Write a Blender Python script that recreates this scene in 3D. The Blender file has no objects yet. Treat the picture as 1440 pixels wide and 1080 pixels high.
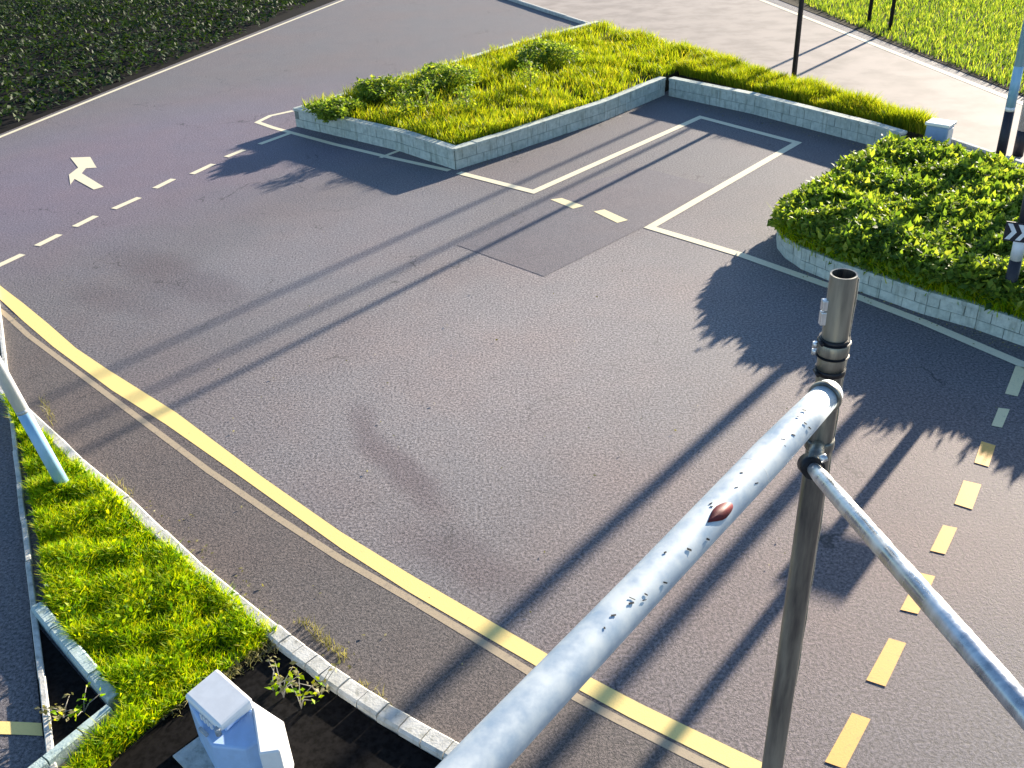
import bpy, math, random
import numpy as np
from mathutils import Vector, Matrix

random.seed(7)
rng = np.random.default_rng(11)
scene = bpy.context.scene
col = scene.collection
R = math.radians

# ------------------------------------------------------------------ camera
cam_d = bpy.data.cameras.new('camera')
cam = bpy.data.objects.new('camera', cam_d)
col.objects.link(cam)
cam_d.sensor_width = 36.0
cam_d.lens = 33.75
cam_d.clip_start = 0.05
cam_d.clip_end = 2000
CR, CU, CD = Vector((0.99863, -0.026955, -0.044861)), Vector((0.052336, 0.514332, 0.855993)), Vector((0.0, 0.857167, -0.515038))
m = Matrix((CR, CU, -CD)).transposed().to_4x4()
m.translation = (0, 0, 6.0)
cam.matrix_world = m
scene.camera = cam

# ------------------------------------------------------------------ sky, sun, exposure
SUN_EL, SUN_AZ = 14.0, 49.0          # azimuth measured from +X towards +Y
w = bpy.data.worlds.new('World')
scene.world = w
w.use_nodes = True
nt = w.node_tree
sky = nt.nodes.new('ShaderNodeTexSky')
sky.sky_type = 'NISHITA'
sky.sun_disc = False
sky.sun_elevation = R(SUN_EL)
sky.sun_rotation = R(90 - SUN_AZ)
sky.air_density = 1.0
sky.dust_density = 0.3
sky.ozone_density = 3.0
bg = nt.nodes['Background']
bg.inputs['Strength'].default_value = 0.078
nt.links.new(sky.outputs[0], bg.inputs[0])
sl = bpy.data.lights.new('sun', 'SUN')
sl.energy = 5.0
sl.angle = R(0.7)
sl.color = (1.0, 0.88, 0.71)
so = bpy.data.objects.new('sun', sl)
col.objects.link(so)
sdir = Vector((math.cos(R(SUN_EL)) * math.cos(R(SUN_AZ)), math.cos(R(SUN_EL)) * math.sin(R(SUN_AZ)), math.sin(R(SUN_EL))))
so.rotation_euler = sdir.to_track_quat('Z', 'Y').to_euler()
so.location = sdir * 60
vs = scene.view_settings
vs.view_transform = 'Standard'
vs.look = 'None'
vs.exposure = 1.75
vs.gamma = 1.0
vs.use_curve_mapping = False


# ------------------------------------------------------------------ material helpers
class NM:
    """small node-tree helper"""
    def __init__(s, name):
        s.m = bpy.data.materials.new(name)
        s.m.use_nodes = True
        s.nt = s.m.node_tree
        s.b = s.nt.nodes['Principled BSDF']
        s.co = s.nt.nodes.new('ShaderNodeTexCoord').outputs['Object']
        g = s.nt.nodes.new('ShaderNodeNewGeometry')
        s.pos = g.outputs['Position']

    def n(s, t, **k):
        q = s.nt.nodes.new(t)
        for a, b in k.items():
            setattr(q, a, b)
        return q

    def put(s, inp, v):
        if hasattr(v, 'is_output') or isinstance(v, bpy.types.NodeSocket):
            s.nt.links.new(v, inp)
        else:
            inp.default_value = v

    def noise(s, scale, detail=3, rough=0.55, vec=None, dist=0.0):
        q = s.n('ShaderNodeTexNoise')
        s.put(q.inputs['Vector'], vec if vec is not None else s.pos)
        q.inputs['Scale'].default_value = scale
        q.inputs['Detail'].default_value = detail
        q.inputs['Roughness'].default_value = rough
        q.inputs['Distortion'].default_value = dist
        return q.outputs[0]

    def ramp(s, fac, stops):
        q = s.n('ShaderNodeValToRGB')
        s.put(q.inputs[0], fac)
        e = q.color_ramp.elements
        while len(e) < len(stops):
            e.new(0.5)
        for i, (p, c) in enumerate(stops):
            e[i].position = p
            e[i].color = (c[0], c[1], c[2], 1) if hasattr(c, '__len__') else (c, c, c, 1)
        return q.outputs[0]

    def mix(s, fac, a, b, mode='MIX'):
        q = s.n('ShaderNodeMix', data_type='RGBA', blend_type=mode)
        s.put(q.inputs[0], fac)
        for i, v in ((6, a), (7, b)):
            if isinstance(v, tuple):
                v = (*v[:3], 1)
            s.put(q.inputs[i], v)
        return q.outputs[2]

    def math(s, op, a, b=0.0, c=0.0):
        q = s.n('ShaderNodeMath', operation=op)
        s.put(q.inputs[0], a)
        s.put(q.inputs[1], b)
        s.put(q.inputs[2], c)
        return q.outputs[0]

    def mapr(s, v, a, b, c, d):
        q = s.n('ShaderNodeMapRange')
        q.interpolation_type = 'SMOOTHSTEP'
        s.put(q.inputs[0], v)
        for i, k in enumerate((a, b, c, d)):
            q.inputs[i + 1].default_value = k
        return q.outputs[0]

    def blob(s, cx, cy, rx, ry, ang, soft=0.5, wob=0.6):
        """1 inside an uneven ellipse on the ground, 0 outside"""
        nz = s.n('ShaderNodeTexNoise')
        s.put(nz.inputs['Vector'], s.pos)
        nz.inputs['Scale'].default_value = 1.1
        v = s.n('ShaderNodeVectorMath', operation='SUBTRACT')
        s.put(v.inputs[0], nz.outputs[1])
        v.inputs[1].default_value = (.5, .5, .5)
        v2 = s.n('ShaderNodeVectorMath', operation='MULTIPLY_ADD')
        s.put(v2.inputs[0], v.outputs[0])
        v2.inputs[1].default_value = (wob, wob, 0)
        s.put(v2.inputs[2], s.pos)
        mp = s.n('ShaderNodeMapping', vector_type='TEXTURE')
        s.put(mp.inputs[0], v2.outputs[0])
        mp.inputs['Location'].default_value = (cx, cy, 0)
        mp.inputs['Rotation'].default_value = (0, 0, R(ang))
        mp.inputs['Scale'].default_value = (rx, ry, 1000)
        ln = s.n('ShaderNodeVectorMath', operation='LENGTH')
        s.put(ln.inputs[0], mp.outputs[0])
        return s.mapr(ln.outputs['Value'], 1 - soft, 1 + soft, 1.0, 0.0)

    def bump(s, h, strength=0.3, dist=0.01):
        q = s.n('ShaderNodeBump')
        q.inputs['Strength'].default_value = strength
        q.inputs['Distance'].default_value = dist
        s.put(q.inputs['Height'], h)
        s.put(s.b.inputs['Normal'], q.outputs[0])

    def base(s, v, rough=0.7, metal=0.0, spec=0.5):
        if isinstance(v, tuple):
            v = (*v[:3], 1)
        s.put(s.b.inputs['Base Color'], v)
        s.put(s.b.inputs['Roughness'], rough)
        s.put(s.b.inputs['Metallic'], metal)
        s.b.inputs['Specular IOR Level'].default_value = spec
        return s


def asphalt(name, lo, hi, stains_and_sheen=True, speck=34):
    a = NM(name)
    f1 = a.noise(speck, 4, 0.75)
    f2 = a.noise(150, 2, 0.6)
    g = a.math('ADD', a.math('MULTIPLY', f1, 0.65), a.math('MULTIPLY', f2, 0.35))
    c = a.ramp(g, [(0.41, lo), (0.5, tuple((x + y) * .45 for x, y in zip(lo, hi))), (0.60, hi)])
    big = a.noise(0.35, 4, 0.6)
    c = a.mix(a.mapr(big, .35, .7, 0, .75), c, a.mix(1.0, c, (1.10, 0.97, 0.92), 'MULTIPLY'))
    mid = a.noise(1.7, 5, 0.65)
    c = a.mix(a.mapr(mid, .3, .7, 0.0, .30), c, a.mix(1.0, c, (.72, .74, .80), 'MULTIPLY'))
    vo = a.n('ShaderNodeTexVoronoi', feature='DISTANCE_TO_EDGE')
    wv = a.n('ShaderNodeVectorMath', operation='MULTIPLY_ADD')
    nz = a.n('ShaderNodeTexNoise')
    a.put(nz.inputs['Vector'], a.pos)
    nz.inputs['Scale'].default_value = 2.3
    nz.inputs['Detail'].default_value = 5
    a.put(wv.inputs[0], nz.outputs[1])
    wv.inputs[1].default_value = (1.1, 1.1, 0)
    a.put(wv.inputs[2], a.pos)
    a.put(vo.inputs['Vector'], wv.outputs[0])
    vo.inputs['Scale'].default_value = .34
    where = a.mapr(a.noise(.5, 3, .6), .5, .62, 0, .7)
    crack = a.math('MULTIPLY', a.mapr(vo.outputs[0], .0, .006, 1, 0), where)
    c = a.mix(crack, c, (.02, .018, .018))
    spots = a.mapr(a.noise(3.1, 2, .5), .70, .76, 0, .35)
    c = a.mix(spots, c, a.mix(1.0, c, (.6, .58, .58), 'MULTIPLY'))
    if stains_and_sheen:
        # painted sun sheen and glow, lighter colour across the middle of the junction
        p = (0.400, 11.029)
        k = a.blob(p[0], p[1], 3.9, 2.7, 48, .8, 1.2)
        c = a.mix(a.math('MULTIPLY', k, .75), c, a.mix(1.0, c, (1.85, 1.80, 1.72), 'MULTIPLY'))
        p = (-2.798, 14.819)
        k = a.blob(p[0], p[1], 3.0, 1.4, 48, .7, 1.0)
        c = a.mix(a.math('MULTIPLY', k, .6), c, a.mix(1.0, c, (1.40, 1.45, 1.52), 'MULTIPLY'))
        # older violet-grey surface at the far left, browner surface near the side road
        p = (-7.735, 19.686)
        k = a.blob(p[0], p[1], 6.5, 3.6, 48, .7, 1.5)
        c = a.mix(a.math('MULTIPLY', k, .8), c, a.mix(1.0, c, (1.12, 1.02, 1.30), 'MULTIPLY'))
        p = (2.972, 6.845)
        k = a.blob(p[0], p[1], 3.2, 1.7, 40, .7, 1.0)
        c = a.mix(a.math('MULTIPLY', k, .8), c, a.mix(1.0, c, (1.32, 1.10, 1.02), 'MULTIPLY'))
        # old reddish brown drip stain
        for px, rx, ry, an, st in (((-1.260, 8.344), .95, .20, -58, .62), ((-0.483, 6.818), .75, .26, -40, .45), ((-1.748, 9.363), .35, .16, -70, .4), ((-5.073, 13.708), 1.5, .45, -42, .5), ((-5.736, 13.034), .9, .35, -30, .35)):
            k = a.blob(px[0], px[1], rx, ry, an, .6, .4)
            c = a.mix(a.math('MULTIPLY', k, st), c, a.mix(1.0, c, (.56, .46, .50), 'MULTIPLY'))
    a.base(c, a.mapr(g, .3, .7, .62, .86), 0, .45)
    a.bump(g, .75, .012)
    return a.m


def paint(name, colr, worn, amount=.5, scale=14):
    a = NM(name)
    n = a.noise(scale, 6, .75)
    n2 = a.noise(90, 2, .6)
    c = a.mix(a.mapr(n, .5 + .16 * (1 - amount), .75, 0, .75), colr, worn)
    c = a.mix(a.mapr(n2, .5, .75, 0, .35), c, worn)
    a.base(c, .65, 0, .4)
    a.bump(n2, .3, .004)
    return a.m


def foliage_mat(name, stops, trans=.35, rough=.5, nscale=1.2):
    a = NM(name)
    at = a.n('ShaderNodeAttribute', attribute_name='rnd')
    big = a.noise(nscale, 3, .6)
    f = a.math('ADD', a.math('MULTIPLY', at.outputs['Fac'], .6), a.math('MULTIPLY', big, .4))
    c = a.ramp(f, stops)
    a.base(c, rough, 0, .18)
    tr = a.n('ShaderNodeBsdfTranslucent')
    a.put(tr.inputs[0], a.mix(1.0, c, (1.5, 1.5, .5), 'MULTIPLY'))
    mx = a.n('ShaderNodeMixShader')
    mx.inputs[0].default_value = trans
    a.nt.links.new(a.b.outputs[0], mx.inputs[1])
    a.nt.links.new(tr.outputs[0], mx.inputs[2])
    a.nt.links.new(mx.outputs[0], a.nt.nodes['Material Output'].inputs[0])
    return a.m


def metal_mat(name, c0, c1, rough=.4, metal=.6, scale=25, stretch=(1, 1, 1)):
    a = NM(name)
    mp = a.n('ShaderNodeMapping')
    a.put(mp.inputs[0], a.co)
    mp.inputs['Scale'].default_value = stretch
    n = a.noise(scale, 5, .65, mp.outputs[0])
    c = a.ramp(n, [(.35, c0), (.62, c1)])
    a.base(c, a.mapr(n, .3, .7, rough - .08, rough + .18), metal, .5)
    a.bump(n, .12, .002)
    return a.m


def wall_mat(name, c0, c1, c2):
    a = NM(name)
    n = a.noise(9, 6, .7)
    n2 = a.noise(60, 3, .6)
    mp = a.n('ShaderNodeMapping')
    a.put(mp.inputs[0], a.pos)
    mp.inputs['Scale'].default_value = (14, 14, 1.2)
    st = a.noise(1.0, 4, .6, mp.outputs[0])
    c = a.ramp(n, [(.3, c0), (.5, c1), (.72, c2)])
    c = a.mix(a.mapr(st, .5, .72, 0, .65), c, a.mix(1.0, c, (.5, .5, .44), 'MULTIPLY'))
    oi = a.n('ShaderNodeObjectInfo')
    c = a.mix(a.mapr(oi.outputs['Random'], 0, 1, 0, .35), c, a.mix(1.0, c, (.7, .72, .7), 'MULTIPLY'))
    a.base(c, .85, 0, .3)
    a.bump(n2, .5, .008)
    return a.m


def plain(name, c, rough=.6, metal=0.0, var=.25, scale=20, spec=.4):
    a = NM(name)
    n = a.noise(scale, 4, .6)
    cc = a.mix(a.mapr(n, .35, .7, 0, 1), tuple(c), tuple(x * (1 - var) for x in c))
    a.base(cc, rough, metal, spec)
    a.bump(n, .15, .003)
    return a.m


M = {}
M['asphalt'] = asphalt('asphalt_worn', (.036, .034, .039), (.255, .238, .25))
M['asphalt_side'] = asphalt('asphalt_side_lane', (.036, .032, .033), (.195, .168, .158), False, 42)
M['asphalt_patch'] = asphalt('asphalt_patch_dark', (.036, .035, .045), (.21, .195, .225), False, 60)
M['concrete_road'] = plain('concrete_road', (.33, .28, .25), .8, 0, .3, 1.2)
M['white_paint'] = paint('white_road_paint', (.76, .68, .48), (.30, .28, .25), .45)
M['yellow_paint'] = paint('yellow_road_paint', (.88, .66, .24), (.62, .46, .20), .4, 9)
M['yellow_worn'] = paint('yellow_road_paint_worn', (.42, .33, .22), (.13, .11, .10), .9, 12)
M['dash_cream'] = paint('cream_dash_paint', (.80, .68, .40), (.34, .30, .22), .6)
M['dash_yellow'] = paint('yellow_dash_paint', (.82, .46, .12), (.34, .24, .12), .7, 18)
M['dash_pink'] = paint('pinkish_dash_paint', (.78, .55, .40), (.36, .26, .22), .7, 18)
M['kerb'] = wall_mat('kerb_concrete', (.40, .39, .36), (.55, .54, .50), (.66, .65, .61))
M['kerb_teal'] = wall_mat('kerb_concrete_greenish', (.34, .44, .42), (.45, .56, .54), (.56, .64, .62))
M['wall'] = wall_mat('planter_wall_render', (.36, .40, .36), (.52, .56, .50), (.66, .69, .62))
M['mortar'] = plain('mortar', (.22, .25, .22), .9, 0, .4, 30)
M['soil'] = plain('soil', (.050, .042, .026), .95, 0, .5, 14, .1)
M['dark_soil'] = plain('shade_dark_soil', (.011, .010, .010), .95, 0, .7, 22, .08)  # near-black base colour carries the deep shade of the lower-left beds
M['grass'] = foliage_mat('grass_blades', [(.22, (.05, .13, .003)), (.42, (.20, .36, .003)), (.58, (.40, .50, .003)), (.8, (.55, .50, .01))], .5, .5, 3.0)
M['grass_bright'] = foliage_mat('grass_blades_bright', [(.2, (.10, .16, .010)), (.45, (.24, .30, .012)), (.7, (.36, .36, .02)), (.9, (.42, .30, .06))], .5)
M['grass_dry'] = foliage_mat('dry_grass', [(.2, (.10, .10, .03)), (.6, (.28, .25, .12)), (.9, (.42, .38, .22))], .3)
M['hedge'] = foliage_mat('hedge_leaves', [(.2, (.045, .095, .020)), (.42, (.13, .21, .035)), (.60, (.25, .33, .05)), (.82, (.44, .46, .09))], .5, .55)
M['cover'] = foliage_mat('dark_ground_cover', [(.2, (.010, .022, .008)), (.5, (.022, .045, .012)), (.85, (.05, .08, .02))], .25, .6)
M['stem'] = plain('stem_bark', (.16, .12, .08), .85, 0, .4, 40)
M['twig'] = plain('dry_twig', (.36, .33, .27), .85, 0, .4, 40)
M['galv'] = metal_mat('galvanised_dull', (.085, .085, .085), (.34, .325, .27), .34, .7, 9, (1, 1, .12))
M['galv_bright'] = metal_mat('galvanised_bright', (.36, .38, .40), (.74, .76, .78), .28, .8, 12, (1, 1, .1))
M['arm_white'] = metal_mat('arm_white_paint', (.34, .43, .52), (.58, .63, .65), .5, .15, 9, (1, 1, 1))
M['black_metal'] = plain('black_metal', (.02, .02, .024), .45, .3, .3, 30)
M['red'] = plain('dark_red_mark', (.15, .012, .018), .6, 0, .35, 60)
M['pole_blue'] = metal_mat('pole_blue_paint', (.20, .42, .62), (.36, .58, .76), .4, .1, 6, (1, 1, .3))
M['pole_white'] = metal_mat('pole_white_paint', (.62, .66, .72), (.84, .86, .88), .4, .1, 6, (1, 1, .3))
M['pole_grey'] = metal_mat('pole_grey_paint', (.30, .32, .34), (.55, .57, .58), .45, .2, 6, (1, 1, .3))
M['pole_black'] = plain('pole_black_band', (.022, .022, .034), .45, 0, .3, 30)
M['cab_white'] = plain('cabinet_white', (.88, .87, .85), .4, 0, .08, 9)
M['cab_blue'] = plain('cabinet_blue_grey', (.30, .42, .66), .45, 0, .12, 9)
M['cab_side'] = plain('cabinet_shade_blue', (.46, .62, .88), .4, 0, .10, 9)  # bluish shade under the white cabinet's lid, put into the body colour


# ------------------------------------------------------------------ object helpers
def tag(o, label=None, cat=None, group=None, kind=None):
    if label: o['label'] = label
    if cat: o['category'] = cat
    if group: o['group'] = group
    if kind: o['kind'] = kind
    return o


def empty(name, loc=(0, 0, 0), **k):
    o = bpy.data.objects.new(name, None)
    o.location = loc
    col.objects.link(o)
    return tag(o, **k)


def link_mesh(name, me, mat=None, parent=None):
    if mat is not None and not me.materials:
        me.materials.append(mat)
    o = bpy.data.objects.new(name, me)
    col.objects.link(o)
    if parent is not None:
        o.parent = parent
        if parent.type == 'EMPTY' or parent.location.length > 0:
            o.matrix_parent_inverse = Matrix.Identity(4)
            # geometry is given in world coordinates; shift it to the parent's frame
            o.location = -Vector(world_loc(parent))
    return o


def world_loc(o):
    v = Vector(o.location)
    while o.parent is not None:
        o = o.parent
        v += Vector(o.location)
    return v


class MB:
    """collects geometry in world coordinates, becomes ONE mesh object"""
    def __init__(s):
        s.v, s.f, s.sm = [], [], []

    def add(s, vs, fs, smooth=False):
        b = len(s.v)
        s.v += [tuple(p) for p in vs]
        s.f += [tuple(b + i for i in q) for q in fs]
        s.sm += [smooth] * len(fs)
        return s

    def poly(s, pts, z):
        return s.add([(p[0], p[1], z) for p in pts], [tuple(range(len(pts)))])

    def prism(s, pts, z0, z1):
        a = sum(pts[i][0] * pts[(i + 1) % len(pts)][1] - pts[(i + 1) % len(pts)][0] * pts[i][1] for i in range(len(pts)))
        if a < 0:
            pts = pts[::-1]
        n = len(pts)
        vs_ = [(p[0], p[1], z0) for p in pts] + [(p[0], p[1], z1) for p in pts]
        fs = [tuple(range(n, 2 * n)), tuple(range(n - 1, -1, -1))] + [(i, (i + 1) % n, n + (i + 1) % n, n + i) for i in range(n)]
        return s.add(vs_, fs)

    def tube(s, pts, rads, seg=20, caps=True):
        pts = [Vector(p) for p in pts]
        vs_, n = [], len(pts)
        t0 = (pts[1] - pts[0]).normalized()
        a = t0.orthogonal().normalized()
        for i, p in enumerate(pts):
            t = (pts[min(i + 1, n - 1)] - pts[max(i - 1, 0)]).normalized()
            a = (a - t * a.dot(t)).normalized()
            b = t.cross(a)
            r = rads[i] if hasattr(rads, '__len__') else rads
            for k in range(seg):
                an = 2 * math.pi * k / seg
                vs_.append(p + (a * math.cos(an) + b * math.sin(an)) * r)
        fs = []
        for i in range(n - 1):
            for k in range(seg):
                k2 = (k + 1) % seg
                fs.append((i * seg + k, i * seg + k2, (i + 1) * seg + k2, (i + 1) * seg + k))
        s.add(vs_, fs, True)
        if caps:
            b = len(s.v) - len(vs_)
            s.f.append(tuple(b + k for k in range(seg - 1, -1, -1)))
            s.f.append(tuple(b + (n - 1) * seg + k for k in range(seg)))
            s.sm += [False, False]
        return s

    def box(s, c, ax, ay, az, hx, hy, hz):
        c = Vector(c)
        vs_ = [c + ax * (hx * i) + ay * (hy * j) + az * (hz * k) for i in (-1, 1) for j in (-1, 1) for k in (-1, 1)]
        return s.add(vs_, [(0, 1, 3, 2), (4, 6, 7, 5), (0, 4, 5, 1), (2, 3, 7, 6), (0, 2, 6, 4), (1, 5, 7, 3)])

    def build(s, name, mat, parent=None, bevel=0.0, **k):
        me = bpy.data.meshes.new(name)
        me.from_pydata(s.v, [], s.f)
        me.polygons.foreach_set('use_smooth', s.sm)
        me.update()
        o = link_mesh(name, me, mat, parent)
        if bevel:
            bv = o.modifiers.new('bevel', 'BEVEL')
            bv.width = bevel
            bv.segments = 2
            bv.limit_method = 'ANGLE'
        return tag(o, **k)


def strip(pts, width, z):
    """flat band of a given width along a polyline, mitred"""
    P = [Vector((p[0], p[1])) for p in pts]
    L_, R_ = [], []
    for i, p in enumerate(P):
        d0 = (P[i] - P[i - 1]).normalized() if i else (P[1] - P[0]).normalized()
        d1 = (P[i + 1] - P[i]).normalized() if i < len(P) - 1 else d0
        n0, n1 = Vector((-d0.y, d0.x)), Vector((-d1.y, d1.x))
        nn = (n0 + n1).normalized()
        k = width / 2 / max(.35, nn.dot(n0))
        L_.append(p + nn * k)
        R_.append(p - nn * k)
    vs_ = [(p.x, p.y, z) for p in L_] + [(p.x, p.y, z) for p in R_]
    n = len(P)
    return MB().add(vs_, [(n + i, n + i + 1, i + 1, i) for i in range(n - 1)])


def inside(poly, x, y):
    res = np.zeros(len(x), bool)
    n = len(poly)
    j = n - 1
    for i in range(n):
        xi, yi = poly[i]
        xj, yj = poly[j]
        c = ((yi > y) != (yj > y)) & (x < (xj - xi) * (y - yi) / (yj - yi + 1e-12) + xi)
        res ^= c
        j = i
    return res


def scatter(poly, n):
    P = np.array(poly)
    lo, hi = P.min(0), P.max(0)
    out = np.zeros((0, 2))
    while len(out) < n:
        q = rng.uniform(lo, hi, (n * 2, 2))
        out = np.vstack([out, q[inside(poly, q[:, 0], q[:, 1])]])
    return out[:n]


_ph = rng.uniform(0, 6.28, (40, 2))
_dr = rng.uniform(0, 6.28, 40)


def lumps(x, y, freq=1.0, n=12, off=0):
    """smooth 0..1 lumpy field"""
    s = np.zeros_like(x)
    for k in range(n):
        a = _dr[(k + off) % 40]
        f = freq * (0.7 + 0.25 * k)
        s += np.sin((x * math.cos(a) + y * math.sin(a)) * f * 2.1 + _ph[(k + off) % 40, 0]) / (1 + .15 * k)
    s = s / (n * .30)
    return 1 / (1 + np.exp(-1.6 * s))


def raw_mesh(name, V, F, mat, parent, rnd=None, **k):
    """V (N,3), F (M,k) with one face size"""
    me = bpy.data.meshes.new(name)
    nf, kf = F.shape
    me.vertices.add(len(V))
    me.vertices.foreach_set('co', V.astype(np.float32).ravel())
    me.loops.add(nf * kf)
    me.loops.foreach_set('vertex_index', F.astype(np.int32).ravel())
    me.polygons.add(nf)
    me.polygons.foreach_set('loop_start', np.arange(0, nf * kf, kf, dtype=np.int32))
    me.update(calc_edges=True)
    if rnd is not None:
        at = me.attributes.new('rnd', 'FLOAT', 'FACE')
        at.data.foreach_set('value', rnd.astype(np.float32))
    o = link_mesh(name, me, mat, parent)
    return tag(o, **k)


def blades(name, P, z0, h, wid, mat, parent=None, lean=.5, **k):
    """curved grass blades: two triangles plus a tip, three faces of three corners"""
    n = len(P)
    an = rng.uniform(0, 2 * math.pi, n)
    la = rng.uniform(0, 2 * math.pi, n)
    ln = lean * h * rng.uniform(.2, 1.3, n)
    sx, sy = np.cos(an) * wid / 2, np.sin(an) * wid / 2
    lx, ly = np.cos(la) * ln, np.sin(la) * ln
    V = np.zeros((n, 5, 3))
    V[:, 0] = np.c_[P[:, 0] - sx, P[:, 1] - sy, z0 * np.ones(n)]
    V[:, 1] = np.c_[P[:, 0] + sx, P[:, 1] + sy, z0 * np.ones(n)]
    V[:, 2] = np.c_[P[:, 0] - sx * .8 + lx * .35, P[:, 1] - sy * .8 + ly * .35, z0 + h * .6]
    V[:, 3] = np.c_[P[:, 0] + sx * .8 + lx * .35, P[:, 1] + sy * .8 + ly * .35, z0 + h * .6]
    V[:, 4] = np.c_[P[:, 0] + lx, P[:, 1] + ly, z0 + h]
    b = (np.arange(n) * 5)[:, None, None]
    F = (b + np.array([[0, 1, 3], [0, 3, 2], [2, 3, 4]])[None]).reshape(-1, 3)
    return raw_mesh(name, V.reshape(-1, 3), F, mat, parent, np.repeat(rng.uniform(0, 1, n), 3), **k)


def leaves(name, P, size, mat, parent=None, tilt=1.0, **k):
    """folded leaves, four triangles each, at points P (N,3)"""
    n = len(P)
    an = rng.uniform(0, 2 * math.pi, n)
    el = rng.normal(.25, .5 * tilt, n)
    ax = np.c_[np.cos(an) * np.cos(el), np.sin(an) * np.cos(el), np.sin(el)]
    roll = rng.normal(0, .55, n)
    sd = np.c_[-np.sin(an), np.cos(an), np.zeros(n)]
    up = np.cross(ax, sd)
    s2 = sd * np.cos(roll)[:, None] + up * np.sin(roll)[:, None]
    u2 = np.cross(ax, s2)
    L = size[:, None]
    V = np.zeros((n, 6, 3))
    V[:, 0] = P
    V[:, 1] = P + ax * L * .45 + s2 * L * .27 + u2 * L * .06
    V[:, 2] = P + ax * L * .5
    V[:, 3] = P + ax * L * .45 - s2 * L * .27 + u2 * L * .06
    V[:, 4] = P + ax * L - u2 * L * .12
    V = V[:, :5]
    b = (np.arange(n) * 5)[:, None, None]
    F = (b + np.array([[0, 1, 2], [0, 2, 3], [1, 4, 2], [2, 4, 3]])[None]).reshape(-1, 3)
    return raw_mesh(name, V.reshape(-1, 3), F, mat, parent, np.repeat(np.clip(rng.normal(.5, .25, n), 0, 1), 4), **k)


# ------------------------------------------------------------------ ground and road
S = 'structure'
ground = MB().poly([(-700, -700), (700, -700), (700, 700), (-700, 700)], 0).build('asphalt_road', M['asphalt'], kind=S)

side = MB().poly([(-8.618, 13.991), (-7.231, 12.739), (-4.993, 10.373), (-4.065, 9.479), (-2.998, 8.407), (-1.713, 7.116), (-1.024, 6.470), (0.171, 5.444), (0.757, 4.960), (1.279, 4.574), (2.330, 3.804), (0.457, 3.909), (-1.087, 5.134), (-1.998, 5.986), (-3.140, 7.095), (-4.193, 8.137), (-5.523, 9.526), (-7.445, 11.489)], .004)
side.build('side_lane_asphalt', M['asphalt_side'], ground)
MB().poly([(-0.762, 14.397), (0.558, 13.030), (2.383, 14.845), (3.818, 16.495), (2.655, 17.760), (1.084, 16.690)], .004).build('asphalt_patch', M['asphalt_patch'], ground)

# yellow edge line with its old line beside it
up_ = [(-8.644, 14.539), (-7.838, 13.738), (-7.188, 13.039), (-6.550, 12.324), (-5.852, 11.514), (-5.189, 10.853), (-4.019, 9.736), (-2.726, 8.345), (-1.741, 7.339), (-0.983, 6.644), (0.248, 5.567), (0.861, 5.076), (1.387, 4.692), (2.114, 4.162)]
lo_ = [(1.979, 4.043), (1.278, 4.568), (0.757, 4.953), (0.159, 5.437), (-1.023, 6.452), (-1.711, 7.095), (-2.998, 8.407), (-4.065, 9.479), (-4.981, 10.338), (-6.189, 11.591), (-6.940, 12.434), (-7.621, 13.235), (-8.356, 13.905)]
MB().poly(up_[:] + lo_, .0062).build('yellow_edge_line', M['yellow_paint'], ground)
strip([(-8.206, 13.578), (-7.362, 12.754), (-6.682, 11.973), (-6.029, 11.298), (-4.534, 9.754), (-3.327, 8.501), (-2.479, 7.676), (-1.692, 6.942), (-1.017, 6.370), (-0.406, 5.833), (0.071, 5.406), (0.678, 4.932), (1.209, 4.536), (1.848, 4.095)], .075, .0058).build('faded_edge_line', M['yellow_worn'], ground)

# bay outline
strip([(-0.814, 17.984), (0.568, 16.694), (4.416, 20.864), (5.930, 18.729), (2.388, 14.719), (3.565, 13.456), (4.572, 12.169), (5.407, 10.984), (6.185, 9.701)], .155, .0062).build('bay_line', M['white_paint'], ground)
# line in front of the left planter wall
strip([(-4.889, 23.181), (-5.370, 22.840), (-5.572, 22.339), (-5.090, 21.789), (-3.519, 20.281), (-2.211, 19.140), (-0.997, 18.141)], .13, .0042).build('wall_side_line', M['white_paint'], ground)
strip([(-2.432, 19.176), (-1.908, 19.802)], .10, .0060).build('wall_side_tick', M['white_paint'], ground)
# lane dashes running up from the left edge
for a, b in (((-8.377, 14.201), (-7.992, 14.973)), ((-7.895, 15.322), (-7.689, 15.798)), ((-7.555, 16.142), (-7.346, 16.628)), ((-7.133, 16.955), (-6.832, 17.510)), ((-6.680, 18.000), (-6.461, 18.504)), ((-6.161, 18.756), (-5.873, 19.333)), ((-5.711, 19.773), (-5.433, 20.212)), ((-5.171, 20.569), (-4.582, 21.364))):
    strip([a, b], .14, .0062).build('lane_dash', M['white_paint'], ground)
# turn arrow
MB().poly([(-9.162, 20.304), (-8.728, 20.280), (-8.325, 19.506), (-8.541, 19.496), (-8.515, 19.177), (-7.752, 18.247), (-7.898, 18.107), (-8.534, 18.831), (-8.493, 18.486), (-8.758, 19.127), (-8.730, 19.572)], .0062).build('turn_arrow', M['white_paint'], ground)
# dashes closing the bay mouth
for q in (((0.851, 16.246), (1.055, 16.288), (1.407, 15.845), (1.213, 15.736)), ((1.551, 15.551), (1.742, 15.624), (2.074, 15.080), (1.884, 14.979))):
    MB().poly(list(q), .0078).build('bay_mouth_dash', M['dash_cream'], ground)
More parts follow.
